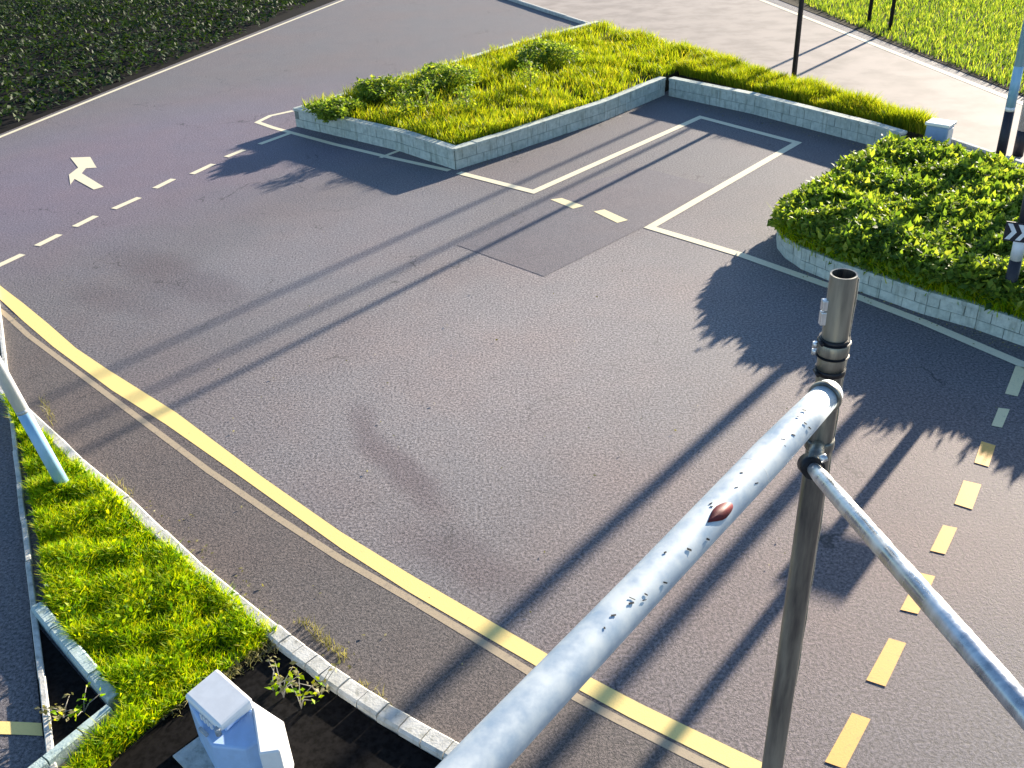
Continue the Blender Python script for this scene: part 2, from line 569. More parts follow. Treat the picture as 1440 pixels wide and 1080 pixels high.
# dashes at the right
for q, mt in ((((6.023, 9.786), (6.145, 9.722), (5.729, 9.120), (5.618, 9.193)), 'dash_cream'), (((5.414, 8.910), (5.522, 8.869), (5.273, 8.521), (5.180, 8.572)), 'dash_cream'),
              (((4.947, 8.293), (5.057, 8.203), (4.819, 7.842), (4.710, 7.926)), 'dash_yellow'), (((4.478, 7.642), (4.619, 7.559), (4.363, 7.184), (4.233, 7.283)), 'dash_yellow'),
              (((3.997, 6.979), (4.110, 6.928), (3.851, 6.577), (3.738, 6.635)), 'dash_yellow'), (((3.531, 6.356), (3.648, 6.301), (3.325, 5.861), (3.197, 5.921)), 'dash_yellow'), (((2.987, 5.609), (3.104, 5.546), (2.780, 5.116), (2.655, 5.189)), 'dash_yellow'), (((2.443, 4.885), (2.560, 4.818), (2.232, 4.401), (2.110, 4.469)), 'dash_yellow')):
    MB().poly(list(q), .0062).build('side_road_dash', M[mt], ground)
# thin line at the far upper left with the dark verge beyond
strip([(-11.886, 20.960), (-11.490, 22.216), (-9.860, 27.018), (-8.188, 31.689), (-4.859, 40.955)], .12, .0062).build('far_lane_line', M['white_paint'], ground)
MB().poly([(-11.990, 21.181), (-11.595, 22.460), (-9.966, 27.361), (-8.290, 32.146), (-4.933, 41.687), (-14.295, 54.417), (-28.013, 36.747)], .006).build('dark_verge', M['dark_soil'], kind=S)
# yellow line of the lane left of the verge
MB().poly([(-4.705, 5.285), (-3.997, 5.212), (-3.644, 5.168), (-3.598, 5.045), (-3.945, 5.087), (-4.643, 5.158)], .0062).build('cross_lane_line', M['yellow_paint'], ground)

# far road
far = MB().poly([(-1.460, 42.186), (1.498, 35.266), (5.488, 25.962), (6.892, 22.494), (8.399, 19.319), (9.489, 16.725), (10.108, 15.065), (13.131, 18.452), (11.369, 20.604), (10.902, 23.353), (9.794, 30.509), (8.191, 40.174), (6.640, 50.032)], .006).build('far_road', M['concrete_road'], kind=S)
strip([(8.157, 40.001), (9.763, 30.404), (10.902, 23.353), (11.343, 20.551), (11.696, 18.915)], .16, .011).build('far_road_line', M['white_paint'], far)
MB().poly([(8.803, 39.777), (10.204, 30.857), (11.279, 23.633), (11.632, 21.147), (12.113, 18.639), (17.185, 20.989), (20.767, 36.810), (13.607, 48.421)], .012).build('far_verge', M['soil'], kind=S)


# ------------------------------------------------------------------ kerbs
def stone_row(parent, name, pts, width, z0, z1, L, mat, gap=.012, jit=.08, share=None):
    P = [Vector((p[0], p[1])) for p in pts]
    for i in range(len(P) - 1):
        d = P[i + 1] - P[i]
        ln = d.length
        d.normalize()
        nn = Vector((-d.y, d.x))
        n = max(1, round(ln / L))
        for k in range(n):
            a, b = ln * k / n + gap / 2, ln * (k + 1) / n - gap / 2
            o1, o2 = random.uniform(-.006, .006), random.uniform(-.006, .006)
            p0 = P[i] + d * a + nn * o1
            p1 = P[i] + d * b + nn * o2
            zz = z1 + random.uniform(-.006, .006)
            h = width / 2 * random.uniform(.97, 1.03)
            c = min(.02, width * .15)
            m_ = MB()
            vs_ = []
            for q in (p0, p1):
                for off, z in ((-h, z0), (-h, zz - c), (-h + c, zz), (h - c, zz), (h, zz - c), (h, z0)):
                    w_ = q + nn * off
                    vs_.append((w_.x, w_.y, z))
            fs = [(j, j + 6, j + 7, j + 1) for j in range(5)] + [(0, 1, 2, 3, 4, 5), (11, 10, 9, 8, 7, 6)]
            m_.add(vs_, fs)
            m_.build(name, mat, parent)


kerb = empty('kerb', kind=S)
KP = [(-7.647, 11.510), (-6.383, 10.359), (-5.545, 9.498), (-4.716, 8.663), (-4.062, 7.958)]
stone_row(kerb, 'kerb_stone', [(-7.416, 11.427), (-6.436, 10.484), (-5.551, 9.514), (-4.790, 8.696), (-4.035, 7.944)], .13, 0, .10, .62, M['kerb'])
stone_row(kerb, 'kerb_stone', [(-4.035, 7.944), (-2.985, 6.806), (-2.151, 5.988)], .135, 0, .10, .62, M['kerb'])
stone_row(kerb, 'kerb_stone', [(-2.151, 5.988), (-1.625, 5.491), (-1.126, 5.075), (-0.427, 4.570), (0.044, 4.228)], .155, 0, .10, .20, M['kerb'])
kl = empty('edging_kerb', kind=S)
stone_row(kl, 'kerb_stone', [(-4.335, 6.436), (-4.291, 6.388), (-3.795, 5.861), (-3.269, 5.318)], .11, 0, .12, .33, M['kerb_teal'])
stone_row(kl, 'kerb_stone', [(-3.271, 5.220), (-3.429, 5.001), (-3.597, 4.757), (-3.767, 4.527)], .085, 0, .13, .5, M['kerb_teal'])
ks_ = empty('path_edging', kind=S)
stone_row(ks_, 'kerb_stone', [(-7.932, 13.801), (-7.365, 12.640), (-5.605, 9.000), (-4.374, 6.438), (-3.579, 4.781), (-3.388, 4.401)], .05, 0, .07, .8, M['kerb'])
fk = empty('far_kerb', kind=S)
stone_row(fk, 'kerb_stone', [(-1.451, 41.809), (1.485, 34.994), (3.725, 29.834), (5.457, 25.804), (6.875, 22.433), (8.363, 19.224), (9.435, 16.613), (9.977, 15.258)], .12, 0, .10, 1.2, M['kerb'])
stone_row(fk, 'kerb_stone', [(7.088, 21.213), (8.239, 18.898), (9.311, 16.357)], .07, 0, .06, 1.4, M['kerb'])


# ------------------------------------------------------------------ planter walls
def planter_wall(pts, height, thick, label, courses=3, bl=.42, group=None):
    w0 = empty('planter_wall', (pts[0][0], pts[0][1], 0), label=label, cat='planter wall', group=group)
    P = [Vector((p[0], p[1])) for p in pts]
    cop = .055
    ch = (height - cop) / courses
    for i in range(len(P) - 1):
        d = P[i + 1] - P[i]
        ln = d.length
        d.normalize()
        nn = Vector((-d.y, d.x))          # towards the planted side
        core = MB()
        a, b = P[i] + nn * .012, P[i + 1] + nn * .012
        core.prism([a, b, b + nn * (thick - .024), a + nn * (thick - .024)], 0, height - cop)
        core.build('mortar', M['mortar'], w0)
        n = max(1, round(ln / bl))
        for c in range(courses):
            off = .5 if c % 2 else 0
            cuts = [0] + [ln * (k + off) / n for k in range(0 if off else 1, n)] + [ln]
            for k in range(len(cuts) - 1):
                s0, s1 = cuts[k] + .005, cuts[k + 1] - .005
                pr = random.uniform(-.005, .005)
                p0, p1 = P[i] + d * s0 - nn * pr, P[i] + d * s1 - nn * pr
                p2, p3 = P[i] + d * s1 + nn * .03, P[i] + d * s0 + nn * .03
                MB().prism([p0, p1, p2, p3], c * ch + .004, (c + 1) * ch - .004).build('block', M['wall'], w0)
        n = max(1, round(ln / .6))
        for k in range(n):
            s0, s1 = ln * k / n + .003, ln * (k + 1) / n - .003
            z = height + random.uniform(-.004, .004)
            p0, p1 = P[i] + d * s0 - nn * .018, P[i] + d * s1 - nn * .018
            MB().prism([p0, p1, p1 + nn * (thick + .03), p0 + nn * (thick + .03)], height - cop + .002, z).build('coping_stone', M['wall'], w0)
    return w0


WH = .42
planter_wall([(-4.577, 21.808), (-2.101, 19.592), (-0.887, 18.165)], WH, .16, 'shaded pale block wall along the left side of the far grass bed', 2, .40)
planter_wall([(-0.859, 18.161), (-0.047, 18.823), (2.329, 20.977), (3.961, 22.834)], WH, .16, 'sunlit pale block wall from the grass bed corner up to the bay end', 2, .40)
planter_wall([(4.032, 22.754), (5.584, 20.868), (7.285, 18.260), (7.558, 17.720)], WH, .16, 'long straight pale block wall behind the marked bay and below the yellow grass strip', 2, .40)
planter_wall([(3.062, 30.005), (0.779, 27.752), (-1.230, 25.553), (-4.577, 21.808)], WH, .16, 'pale block wall running away behind the far grass bed to the far road', 2, .40)
# rounded end wall of the hedge bed
rw = [(6.812, 16.759), (4.516, 14.361), (4.256, 13.982), (4.173, 13.623), (4.190, 13.240), (4.310, 12.835), (4.622, 12.328), (5.073, 11.743), (5.492, 11.200), (5.951, 10.744), (6.398, 10.168), (6.764, 9.708)]
planter_wall(rw, .34, .12, 'pale block wall with a rounded end holding the leafy hedge bed', 2, .36)


# ------------------------------------------------------------------ beds and grass
def bed(name, poly, z, mat):
    return MB().prism(poly, 0.002, z).build(name, mat, kind=S)


left_poly = [(-6.264, 10.247), (-6.040, 9.964), (-5.549, 9.424), (-4.065, 7.923), (-3.017, 6.799), (-2.099, 5.936), (-2.405, 5.619), (-2.829, 5.164), (-3.083, 4.813), (-3.232, 4.477), (-3.390, 4.487), (-3.398, 4.708), (-3.133, 5.211), (-4.203, 6.391), (-5.505, 8.991), (-5.855, 9.603)]
bed('verge_soil', left_poly, .05, M['soil'])
P = scatter(left_poly, 62000)
lu = lumps(P[:, 0], P[:, 1], 2.6)
l2 = lumps(P[:, 0], P[:, 1], 6.0, 10, 9)
keep = rng.uniform(0, 1, len(P)) < (.35 + .75 * lu)
P, lu, l2 = P[keep], lu[keep], l2[keep]
h = (.025 + .11 * lu + .06 * l2) * rng.uniform(.6, 1.25, len(P))
blades('verge_grass', P, .04, h, .010, M['grass'], None, .7, kind='stuff', label='short bright green grass of the left verge beside the kerb')
# broad leaved weeds in the verge
P = scatter(left_poly, 7000)
lu = lumps(P[:, 0], P[:, 1], 2.6)
P3 = np.c_[P, .06 + .09 * lu + rng.uniform(-.02, .03, len(P))]
P3 = P3[lu > .45]
leaves('verge_weeds', P3, rng.uniform(.035, .075, len(P3)), M['grass'], None, 1.0, kind='stuff', label='low broad leaved weeds among the verge grass')
# tufts along the kerb
kp = []
for a, b, n in (((-4.416, 8.468), (-4.028, 8.086), 60), ((-5.801, 10.234), (-5.411, 9.561), 60), ((-1.933, 6.149), (-1.473, 5.670), 150), ((-1.359, 5.436), (-1.109, 5.205), 40)):
    t = rng.uniform(0, 1, (n, 1))
    kp.append(np.array(a) * (1 - t) + np.array(b) * t + rng.normal(0, .025, (n, 2)))
kp = np.vstack(kp)
blades('kerb_weeds', kp, 0, rng.uniform(.03, .11, len(kp)), .007, M['grass_dry'], None, .8, kind='stuff', label='sparse dry weeds along the lane side of the kerb')

# dark beds
bed('dark_bed', [(-4.377, 6.351), (-3.271, 5.220), (-3.579, 4.793), (-3.748, 5.034)], .03, M['dark_soil'])
pr = [(-2.051, 5.868), (-1.945, 5.741), (-1.264, 5.077), (-0.562, 4.554), (-0.255, 4.217), (-3.169, 4.445), (-3.100, 4.864), (-2.814, 5.190), (-2.405, 5.619)]
bed('planting_bed', pr, .03, M['dark_soil'])
# dry rim of the bed
t = rng.uniform(0, 1, (420, 1))
rim = np.array((-2.072, 5.885)) * (1 - t) + np.array((-2.885, 5.147)) * t + rng.normal(0, .035, (420, 2))
blades('bed_rim_straw', rim, .03, rng.uniform(.03, .10, 420), .009, M['grass_dry'], None, 1.4, kind='stuff', label='pale dry straw along the edge between grass and dark bed')
# withered seedlings
for i, (g0, hh) in enumerate((((-1.937, 5.294), .34), ((-1.777, 5.179), .26), ((-1.640, 5.275), .30), ((-2.037, 5.372), .16), ((-3.651, 5.231), .12), ((-3.508, 5.256), .14))):
    root = empty('withered_seedling', (g0[0], g0[1], .03), cat='plant', group='withered seedlings',
                 label=('tallest withered seedling right of the white cabinet', 'withered seedling with a green leaf below the tallest one', 'forked pale withered seedling nearest the kerb',
                        'small withered seedling beside the cabinet corner', 'tiny pale seedling in the dark bed at lower left, left one', 'tiny pale seedling in the dark bed at lower left, right one')[i])
    mb, tips = MB(), []
    for k in range(5):
        a = random.uniform(0, 6.28)
        p0 = Vector((g0[0], g0[1], .03))
        p1 = p0 + Vector((math.cos(a) * .05, math.sin(a) * .05, hh * random.uniform(.4, .6)))
        p2 = p1 + Vector((math.cos(a) * .12, math.sin(a) * .10, hh * random.uniform(.1, .5)))
        mb.tube([p0, p1, p2], [.005, .004, .002], 5)
        tips += [p1, p2]
    mb.build('stem', M['twig'], root, kind='stuff')
    T = np.array([tuple(p) for p in tips for _ in range(3)]) + rng.normal(0, .02, (len(tips) * 3, 3))
    leaves('foliage', T, rng.uniform(.03, .07, len(T)), M['grass_dry'] if i % 2 == 0 else M['grass'], root, kind='stuff')

# bed behind the two left walls
nb = [(-4.479, 21.904), (-2.126, 19.939), (-0.880, 18.468), (-0.043, 19.053), (2.359, 21.254), (3.986, 23.093), (5.164, 24.689), (4.860, 26.024), (3.165, 29.564), (0.763, 27.313), (-1.219, 25.173)]
bed('far_bed_soil', nb, WH - .08, M['soil'])
P = scatter(nb, 60000)
lu = lumps(P[:, 0], P[:, 1], 1.2, 12, 5)
l2 = lumps(P[:, 0], P[:, 1], 3.2, 12, 17)
bare = (lumps(P[:, 0], P[:, 1], .9, 10, 22) > .66)
keep = (rng.uniform(0, 1, len(P)) < .25 + .8 * lu) & ~(bare & (rng.uniform(0, 1, len(P)) < .85))
P, lu, l2 = P[keep], lu[keep], l2[keep]
blades('far_bed_grass', P, WH - .09, (.12 + .22 * lu * l2 + .10 * l2) * rng.uniform(.6, 1.3, len(P)), .020, M['grass_bright'], None, .5, kind='stuff', label='sunlit tall grass in the far bed behind the block walls')
# leafy saplings in the bed
for i, (g0, hh) in enumerate((((-1.541, 20.937), .7), ((-0.687, 20.660), .6), ((-1.983, 20.630), .6), ((0.753, 22.165), .7))):
    root = empty('sapling', (g0[0], g0[1], WH - .08), cat='sapling', group='saplings in the far grass bed',
                 label=('sapling second from left in the far grass bed', 'sapling above the bed corner in the far grass bed', 'leftmost sapling in the far grass bed', 'rightmost sapling in the far grass bed')[i])
    p0 = Vector((g0[0], g0[1], WH - .08))
    mb = MB().tube([p0, p0 + Vector((.03, 0, hh * .5)), p0 + Vector((.0, .03, hh))], [.016, .012, .006], 7)
    mb.build('trunk', M['stem'], root)
    T = np.array([tuple(p0)]) + np.c_[rng.normal(0, .13, (260, 2)), rng.uniform(.3, 1.05, 260) * hh]
    leaves('crown', T, rng.uniform(.05, .10, 260), M['hedge'], root, kind='stuff')

for i, (g0, hh, rr) in enumerate((((-3.558, 21.024), .42, .5), ((-2.664, 22.277), .55, .6), ((-1.222, 23.020), .6, .75), ((1.322, 24.938), .6, .8))):
    zb = WH - .08 
    root = empty('bush', (g0[0], g0[1], zb), cat='bush', group='bushes in the far grass bed',
                 label=('low bush nearest the left end corner of the far grass bed', 'second low bush from the left corner along the back wall of the far bed', 'third low bush from the left corner along the back wall of the far bed', 'spreading bush farthest back in the far grass bed')[i])
    mb = MB()
    for k in range(6):
        an = k * 1.05
        mb.tube([(g0[0], g0[1], zb), (g0[0] + math.cos(an) * rr * .35, g0[1] + math.sin(an) * rr * .35, zb + hh * .5), (g0[0] + math.cos(an) * rr * .6, g0[1] + math.sin(an) * rr * .6, zb + hh * .85)], [.014, .010, .005], 6)
    mb.build('branches', M['stem'], root, kind='stuff')
    q = rng.normal(0, 1, (2600, 3))
    q /= np.linalg.norm(q, axis=1)[:, None]
    q *= rng.uniform(.35, 1, (2600, 1)) ** .6
    az_ = np.arctan2(q[:, 1], q[:, 0])
    wob = 1 + .28 * np.sin(az_ * 3 + i) + .18 * np.sin(az_ * 5 + 2 * i)
    T = np.c_[g0[0] + q[:, 0] * rr * wob, g0[1] + q[:, 1] * rr * wob, zb + hh * .5 + q[:, 2] * hh * .42 * (1 + .3 * np.sin(az_ * 2 + i))]
    leaves('crown', T, rng.uniform(.06, .12, len(T)), M['hedge'], root, kind='stuff')

# strip between the long wall and the far road
gs = [(4.423, 23.546), (5.761, 21.594), (7.550, 18.730), (8.216, 17.740), (8.446, 18.104), (8.221, 18.852), (6.697, 22.085), (5.703, 24.273), (4.950, 26.003)]
bed('strip_soil', gs, .28, M['soil'])
P = scatter(gs, 26000)
lu = lumps(P[:, 0], P[:, 1], 1.6, 12, 3)
blades('strip_grass', P, .27, (.10 + .30 * lu) * rng.uniform(.6, 1.3, len(P)), .018, M['grass_bright'], None, .5, kind='stuff', label='bright yellow green grass strip between the long wall and the far road')
fv = [(9.954, 38.839), (10.406, 31.154), (11.369, 23.761), (11.686, 21.258), (12.624, 18.545), (16.183, 21.853), (19.325, 34.053), (13.346, 37.675)]
P = scatter(fv, 30000)
blades('far_verge_grass', P, .01, rng.uniform(.06, .2, len(P)), .02, M['hedge'], None, .5, kind='stuff', label='green grass beyond the far road at upper right')

dvp = [(-12.215, 21.322), (-11.649, 22.583), (-10.020, 27.536), (-8.341, 32.379), (-6.033, 41.510), (-14.295, 54.417), (-28.013, 36.747)]
P = scatter(dvp, 26000)
lu = lumps(P[:, 0], P[:, 1], .9, 12, 8)
T = np.c_[P, .03 + .40 * lu * rng.uniform(.2, 1, len(P))]
leaves('ground_cover', T, rng.uniform(.10, .20, len(T)), M['cover'], None, 1.1, kind='stuff', label='dark green ground cover beyond the thin lane line at upper left')

# small fallen leaves and grit along kerbs and walls
lp_ = []
for a, b, n, sp_ in (((-1.392, 5.475), (-4.047, 8.028), 120, .12), ((4.312, 12.659), (6.265, 10.074), 110, .10), ((-0.609, 18.078), (3.819, 22.476), 70, .10), ((4.087, 22.108), (7.121, 18.106), 80, .12), ((0.400, 11.029), (1.404, 8.915), 40, 2.2), ((-2.945, 11.007), (-0.205, 7.761), 40, 2.2)):
    t = rng.uniform(0, 1, (n, 1))
    lp_.append(np.array(a) * (1 - t) + np.array(b) * t + rng.normal(0, sp_, (n, 2)))
lp_ = np.vstack(lp_)
leaves('fallen_leaves', np.c_[lp_, np.full(len(lp_), .018)], rng.uniform(.02, .045, len(lp_)), M['grass_dry'], None, .15, kind='stuff', label='small dry fallen leaves scattered along kerbs and walls')

# ------------------------------------------------------------------ hedge
hp = [(4.244, 13.726), (4.533, 14.298), (6.846, 16.635), (7.753, 16.336), (8.523, 14.733), (9.071, 13.216), (7.040, 9.595), (6.457, 10.289), (6.009, 10.876), (5.548, 11.340), (5.134, 11.916), (4.673, 12.491), (4.370, 13.007), (4.250, 13.421)]
hedge = empty('hedge', (hp[0][0] + 1.2, hp[0][1], 0), label='dense leafy green hedge filling the raised bed at right', cat='hedge')
bed('hedge_bed_soil', hp, .28, M['soil'])
N = 62000
P = scatter(hp, N)
# distance to the bed edge
E = np.array(hp)
dm = np.full(N, 9.)
for i in range(len(E)):
    a, b = E[i], E[(i + 1) % len(E)]
    ab = b - a
    t = np.clip(((P - a) @ ab) / (ab @ ab), 0, 1)
    dm = np.minimum(dm, np.hypot(*(P - (a + t[:, None] * ab)).T))
lu = lumps(P[:, 0], P[:, 1], 1.3, 12, 1)
l2 = lumps(P[:, 0], P[:, 1], 3.4, 12, 13)
H_ = .28 + (.14 + .24 * lu + .22 * l2) * np.clip(.55 + dm / .5, 0, 1)
z = H_ - np.abs(rng.normal(0, .07, N)) * (.5 + l2) + rng.uniform(0, .02, N)
k2 = rng.uniform(0, 1, N) < .12
z[k2] = .28 + (H_[k2] - .28) * rng.uniform(.1, 1, k2.sum())
P3 = np.c_[P, z]
cx = P.mean(0)
# edge plants lean out over the wall
out = (dm < .22)
dirv = (P - cx) / np.linalg.norm(P - cx, axis=1)[:, None]
P3[out, :2] += dirv[out] * rng.uniform(0, .16, out.sum())[:, None]
leaves('foliage', P3, rng.uniform(.07, .17, N), M['hedge'], hedge, 1.25, kind='stuff')
# sprigs standing above the mass
sp = scatter(hp, 330)
mb = MB()
T = []
for p in sp:
    i = int(np.argmin(((P - p) ** 2).sum(1)))
    zt = H_[i] + random.uniform(.02, .16)
    a = Vector((p[0], p[1], .3))
    b = Vector((p[0] + random.uniform(-.08, .08), p[1] + random.uniform(-.08, .08), zt))
    mb.tube([a, (a + b) / 2 + Vector((.02, .01, 0)), b], [.008, .006, .003], 5, False)
    for k in range(26):
        f = random.uniform(.5, 1)
        T.append(tuple(a.lerp(b, f) + Vector((random.gauss(0, .03), random.gauss(0, .03), random.gauss(0, .015)))))
mb.build('shoots', M['stem'], hedge, kind='stuff')
T = np.array(T)
leaves('shoot_leaves', T, rng.uniform(.05, .10, len(T)), M['hedge'], hedge, 1.1, kind='stuff')
# grass at the foot of the hedge, by the wall
t = rng.uniform(0, 1, (5200, 1))
segs = [(4.281, 13.863), (4.235, 13.368), (4.363, 12.982), (4.666, 12.467), (5.127, 11.894), (5.540, 11.320), (6.000, 10.857), (6.449, 10.272)]
ii = rng.integers(0, len(segs) - 1, 5200)
A = np.array(segs)
P = A[ii] * (1 - t) + A[ii + 1] * t + rng.normal(0, .05, (5200, 2))
P += dirv.mean(0) * 0
blades('hedge_edge_grass', P, .28, rng.uniform(.08, .30, len(P)), .012, M['grass'], hedge, .8, kind='stuff')


# ------------------------------------------------------------------ poles
def pole(name, base, h, r0, r1, bands, lean, label, cat, group=None):
    """bands: list of (z0, z1, material, part name)"""
    root = empty(name, (base[0], base[1], 0), label=label, cat=cat, group=group)
    for z0, z1, mt, pn in bands:
        f0, f1 = z0 / h, z1 / h
        a = Vector((base[0] + lean[0] * z0, base[1] + lean[1] * z0, z0))
        b = Vector((base[0] + lean[0] * z1, base[1] + lean[1] * z1, z1))
        MB().tube([a, b], [r0 + (r1 - r0) * f0, r0 + (r1 - r0) * f1], 20).build(pn, M[mt], root)
    return root


b1 = (8.783, 16.287)
p1 = pole('lamp_post', b1, 6.2, .085, .06, [(0, 1.15, 'pole_black', 'base_band'), (1.15, 1.22, 'pole_white', 'collar'), (1.22, 1.9, 'pole_blue', 'shaft'), (1.9, 6.2, 'pole_blue', 'upper_shaft')], (-.015, 0),
          'pale blue lamp post with dark foot behind the hedge beside the far road', 'lamp post')
MB().tube([(b1[0] - .07, b1[1], 6.1), (b1[0] - .3, b1[1] + .4, 6.35), (b1[0] - .6, b1[1] + .9, 6.4)], .035, 10).build('lamp_arm', M['pole_blue'], p1)

b2 = (6.332, 10.819)
bands = [(0, .95, 'pole_black', 'base_band')]
zz, flip = .95, True
for hgt in (.30, .62, .10, .28, .16, .14, .22, .18, .22, .2, .25):
    bands.append((zz, zz + hgt, 'pole_white' if flip else 'pole_black', 'painted_band'))
    zz += hgt
    flip = not flip
bands.append((zz, 4.6, 'pole_grey', 'shaft'))
LN = (-.055, -.063)
p2 = pole('sign_post', b2, 4.6, .075, .06, bands, LN, 'black and white banded post rising from the hedge near the right edge', 'post')
# chevron plate on the banded post
sz = 1.34
cpos = Vector((b2[0] + LN[0] * sz, b2[1] + LN[1] * sz, sz))
fw = Vector((-b2[0], -b2[1], 0)).normalized()
rt = Vector((0, 0, 1)).cross(fw)
cpos += fw * .09 + rt * .12
MB().box(cpos, rt, fw, Vector((0, 0, 1)), .31, .008, .12).build('chevron_board', M['pole_black'], p2)
for k in range(5):
    mb = MB()
    x0 = -.29 + k * .115
    for s_ in (-1, 1):
        q = [(x0, s_ * .1), (x0 + .055, s_ * .1), (x0 + .115, 0), (x0 + .06, 0)]
        mb.add([cpos + rt * a + Vector((0, 0, 1)) * b + fw * .011 for a, b in q] + [cpos + rt * a + Vector((0, 0, 1)) * b + fw * .014 for a, b in q],
               [(4, 5, 6, 7), (3, 2, 1, 0), (0, 1, 5, 4), (1, 2, 6, 5), (2, 3, 7, 6), (3, 0, 4, 7)])
    mb.build('chevron', M['pole_white'], p2)

b3 = (9.639, 17.282)
pole('grey_post', b3, 5.4, .095, .08, [(0, .5, 'pole_black', 'base_band'), (.5, 5.4, 'pole_grey', 'shaft')], (-.055, -.063), 'pale grey post at the right edge behind the lamp post', 'post')
b0 = (6.877, 22.498)
pole('dark_post', b0, 5.6, .06, .05, [(0, 5.6, 'pole_black', 'shaft')], (0, 0), 'thin dark post standing in the yellow grass strip behind the long wall', 'post')
# two more posts farther up the same strip; their shadows cross the junction
for i, g0 in enumerate(((11.330, 28.477), (11.104, 29.593))):
    pole('dark_post', g0, 7.2, .055, .05, [(0, 7.2, 'pole_black', 'shaft')], (0, 0), ('tall dark post on the far verge, the right one of two close together', 'tall dark post on the far verge, the left one of two close together')[i], 'post')
pole('thick_post', (8.777, 14.566), 5.2, .105, .09, [(0, .8, 'pole_black', 'base_band'), (.8, 5.2, 'pole_grey', 'shaft')], (0, 0), 'thick grey post in the hedge just outside the right edge', 'post')
bl = (-4.756, 8.246)
lp = pole('street_post', bl, 4.2, .068, .058, [(0, 1.0, 'pole_blue', 'lower_shaft'), (1.0, 1.04, 'pole_grey', 'band'), (1.04, 4.2, 'pole_white', 'upper_shaft')], (-.17, .02), 'leaning post tinted shade blue below and white above beside the left kerb', 'post')  # blue of the lower shaft is shade put into its colour

# small cabinet behind the hedge
g0 = (7.848, 16.791)
cb = empty('utility_cabinet', (g0[0], g0[1], 0), label='small blue grey cabinet with white top between hedge and far road', cat='cabinet')
ax = Vector((.72, -.69, 0)); ay = Vector((.69, .72, 0)); az = Vector((0, 0, 1))
MB().box((g0[0], g0[1], .41), ax, ay, az, .19, .15, .41).build('body', M['cab_blue'], cb, .01)
MB().box((g0[0], g0[1], .845), ax, ay, az, .215, .175, .025).build('top', M['cab_white'], cb, .008)
MB().box((g0[0] - ay.x * .152, g0[1] - ay.y * .152, .45), ax, ay, az, .15, .004, .32).build('door', M['cab_blue'], cb, .003)
MB().box((g0[0] + ax.x * .192, g0[1] + ax.y * .192, .45), ay, ax, az, .11, .004, .32).build('side_panel', M['cab_white'], cb, .003)

# ------------------------------------------------------------------ white cabinet at lower left
cz = 1.0
A, B, C_, D_ = [Vector((*p, 0)) for p in ((-2.325, 5.113), (-1.987, 4.791), (-2.145, 4.589), (-2.506, 4.877))]
cen = (A + B + C_ + D_) / 4
ex = (B - A).normalized()
ey = Vector((ex.y, -ex.x, 0))
if ey.dot(D_ - A) < 0: ey = -ey
hx, hy = (B - A).length / 2, (D_ - A).length / 2
wc = empty('white_cabinet', (cen.x, cen.y, 0), label='white cabinet with body tinted shade blue under an overhanging lid in the dark bed at lower left', cat='cabinet')
MB().prism([(-2.520, 4.942), (-2.370, 5.176), (-2.047, 4.898), (-1.910, 4.575), (-1.999, 4.497), (-2.256, 4.548)], .03, .43).build('body', M['cab_side'], wc, .02)
MB().prism([(-2.500, 4.903), (-2.342, 5.135), (-2.029, 4.839), (-2.166, 4.652)], .433, .512).build('neck', M['cab_side'], wc, .01)
MB().prism([(-2.024, 4.876), (-1.748, 4.667), (-1.728, 4.413), (-1.872, 4.399)], .03, .50).build('open_door', M['cab_white'], wc, .012)
# lid: sloping cap, thicker at the back
lid = MB()
vs_ = []
for sx_, sy_ in ((-1, -1), (1, -1), (1, 1), (-1, 1)):
    p = cen + ex * (hx * sx_) + ey * (hy * sy_)
    vs_.append((p.x, p.y, .515))
for sx_, sy_ in ((-1, -1), (1, -1), (1, 1), (-1, 1)):
    p = cen + ex * (hx * sx_ * .97) + ey * (hy * sy_ * .97)
    vs_.append((p.x, p.y, .58 + (.03 if sy_ < 0 else -.01)))
lid.add(vs_, [(3, 2, 1, 0), (4, 5, 6, 7), (0, 1, 5, 4), (1, 2, 6, 5), (2, 3, 7, 6), (3, 0, 4, 7)]).build('lid', M['cab_white'], wc, .022)
kp_ = cen + ex * (hx * .9) + ey * (hy * 1.02)
MB().tube([(kp_.x, kp_.y, .49), (kp_.x, kp_.y, .555)], .022, 12).build('latch', M['pole_grey'], wc)
for k in range(4):
    q = cen - ex * (hx * (.15 - .18 * k)) + ey * (hy * .945)
    MB().box((q.x, q.y, .475), ex, ey, az, .012, .008, .03).build('vent_slat', M['cab_white'], wc, .003)

hd = cen + ex * (hx * .25) + ey * (hy * 1.30)
MB().box((hd.x, hd.y, .437), ex, ey, az, .05, .012, .012).build('handle', M['pole_grey'], wc, .004)
MB().prism([cen + ex * (hx * 1.5) + ey * hy * 2.3, cen - ex * (hx * 1.2) + ey * hy * 2.3, cen - ex * (hx * 1.2) - ey * hy * 1.2, cen + ex * (hx * 1.9) - ey * hy * 1.2], .005, .045).build('plinth', M['kerb'], wc, .005)

# ------------------------------------------------------------------ near mast with arm
top = Vector((1.2477, 3.2195, 4.4654))
mast = empty('camera_mast', (top.x, top.y, 0), label='near galvanised mast with a thick white arm and thin brace', cat='mast')
rp = .050
shaft = MB()
seg = 32
shaft.tube([(top.x, top.y, 0), (top.x, top.y, 2.2), (top.x, top.y, top.z)], [rp * 1.12, rp * 1.04, rp], seg, False)
shaft.tube([(top.x, top.y, top.z), (top.x, top.y, top.z - .25)], rp * .86, seg, False)
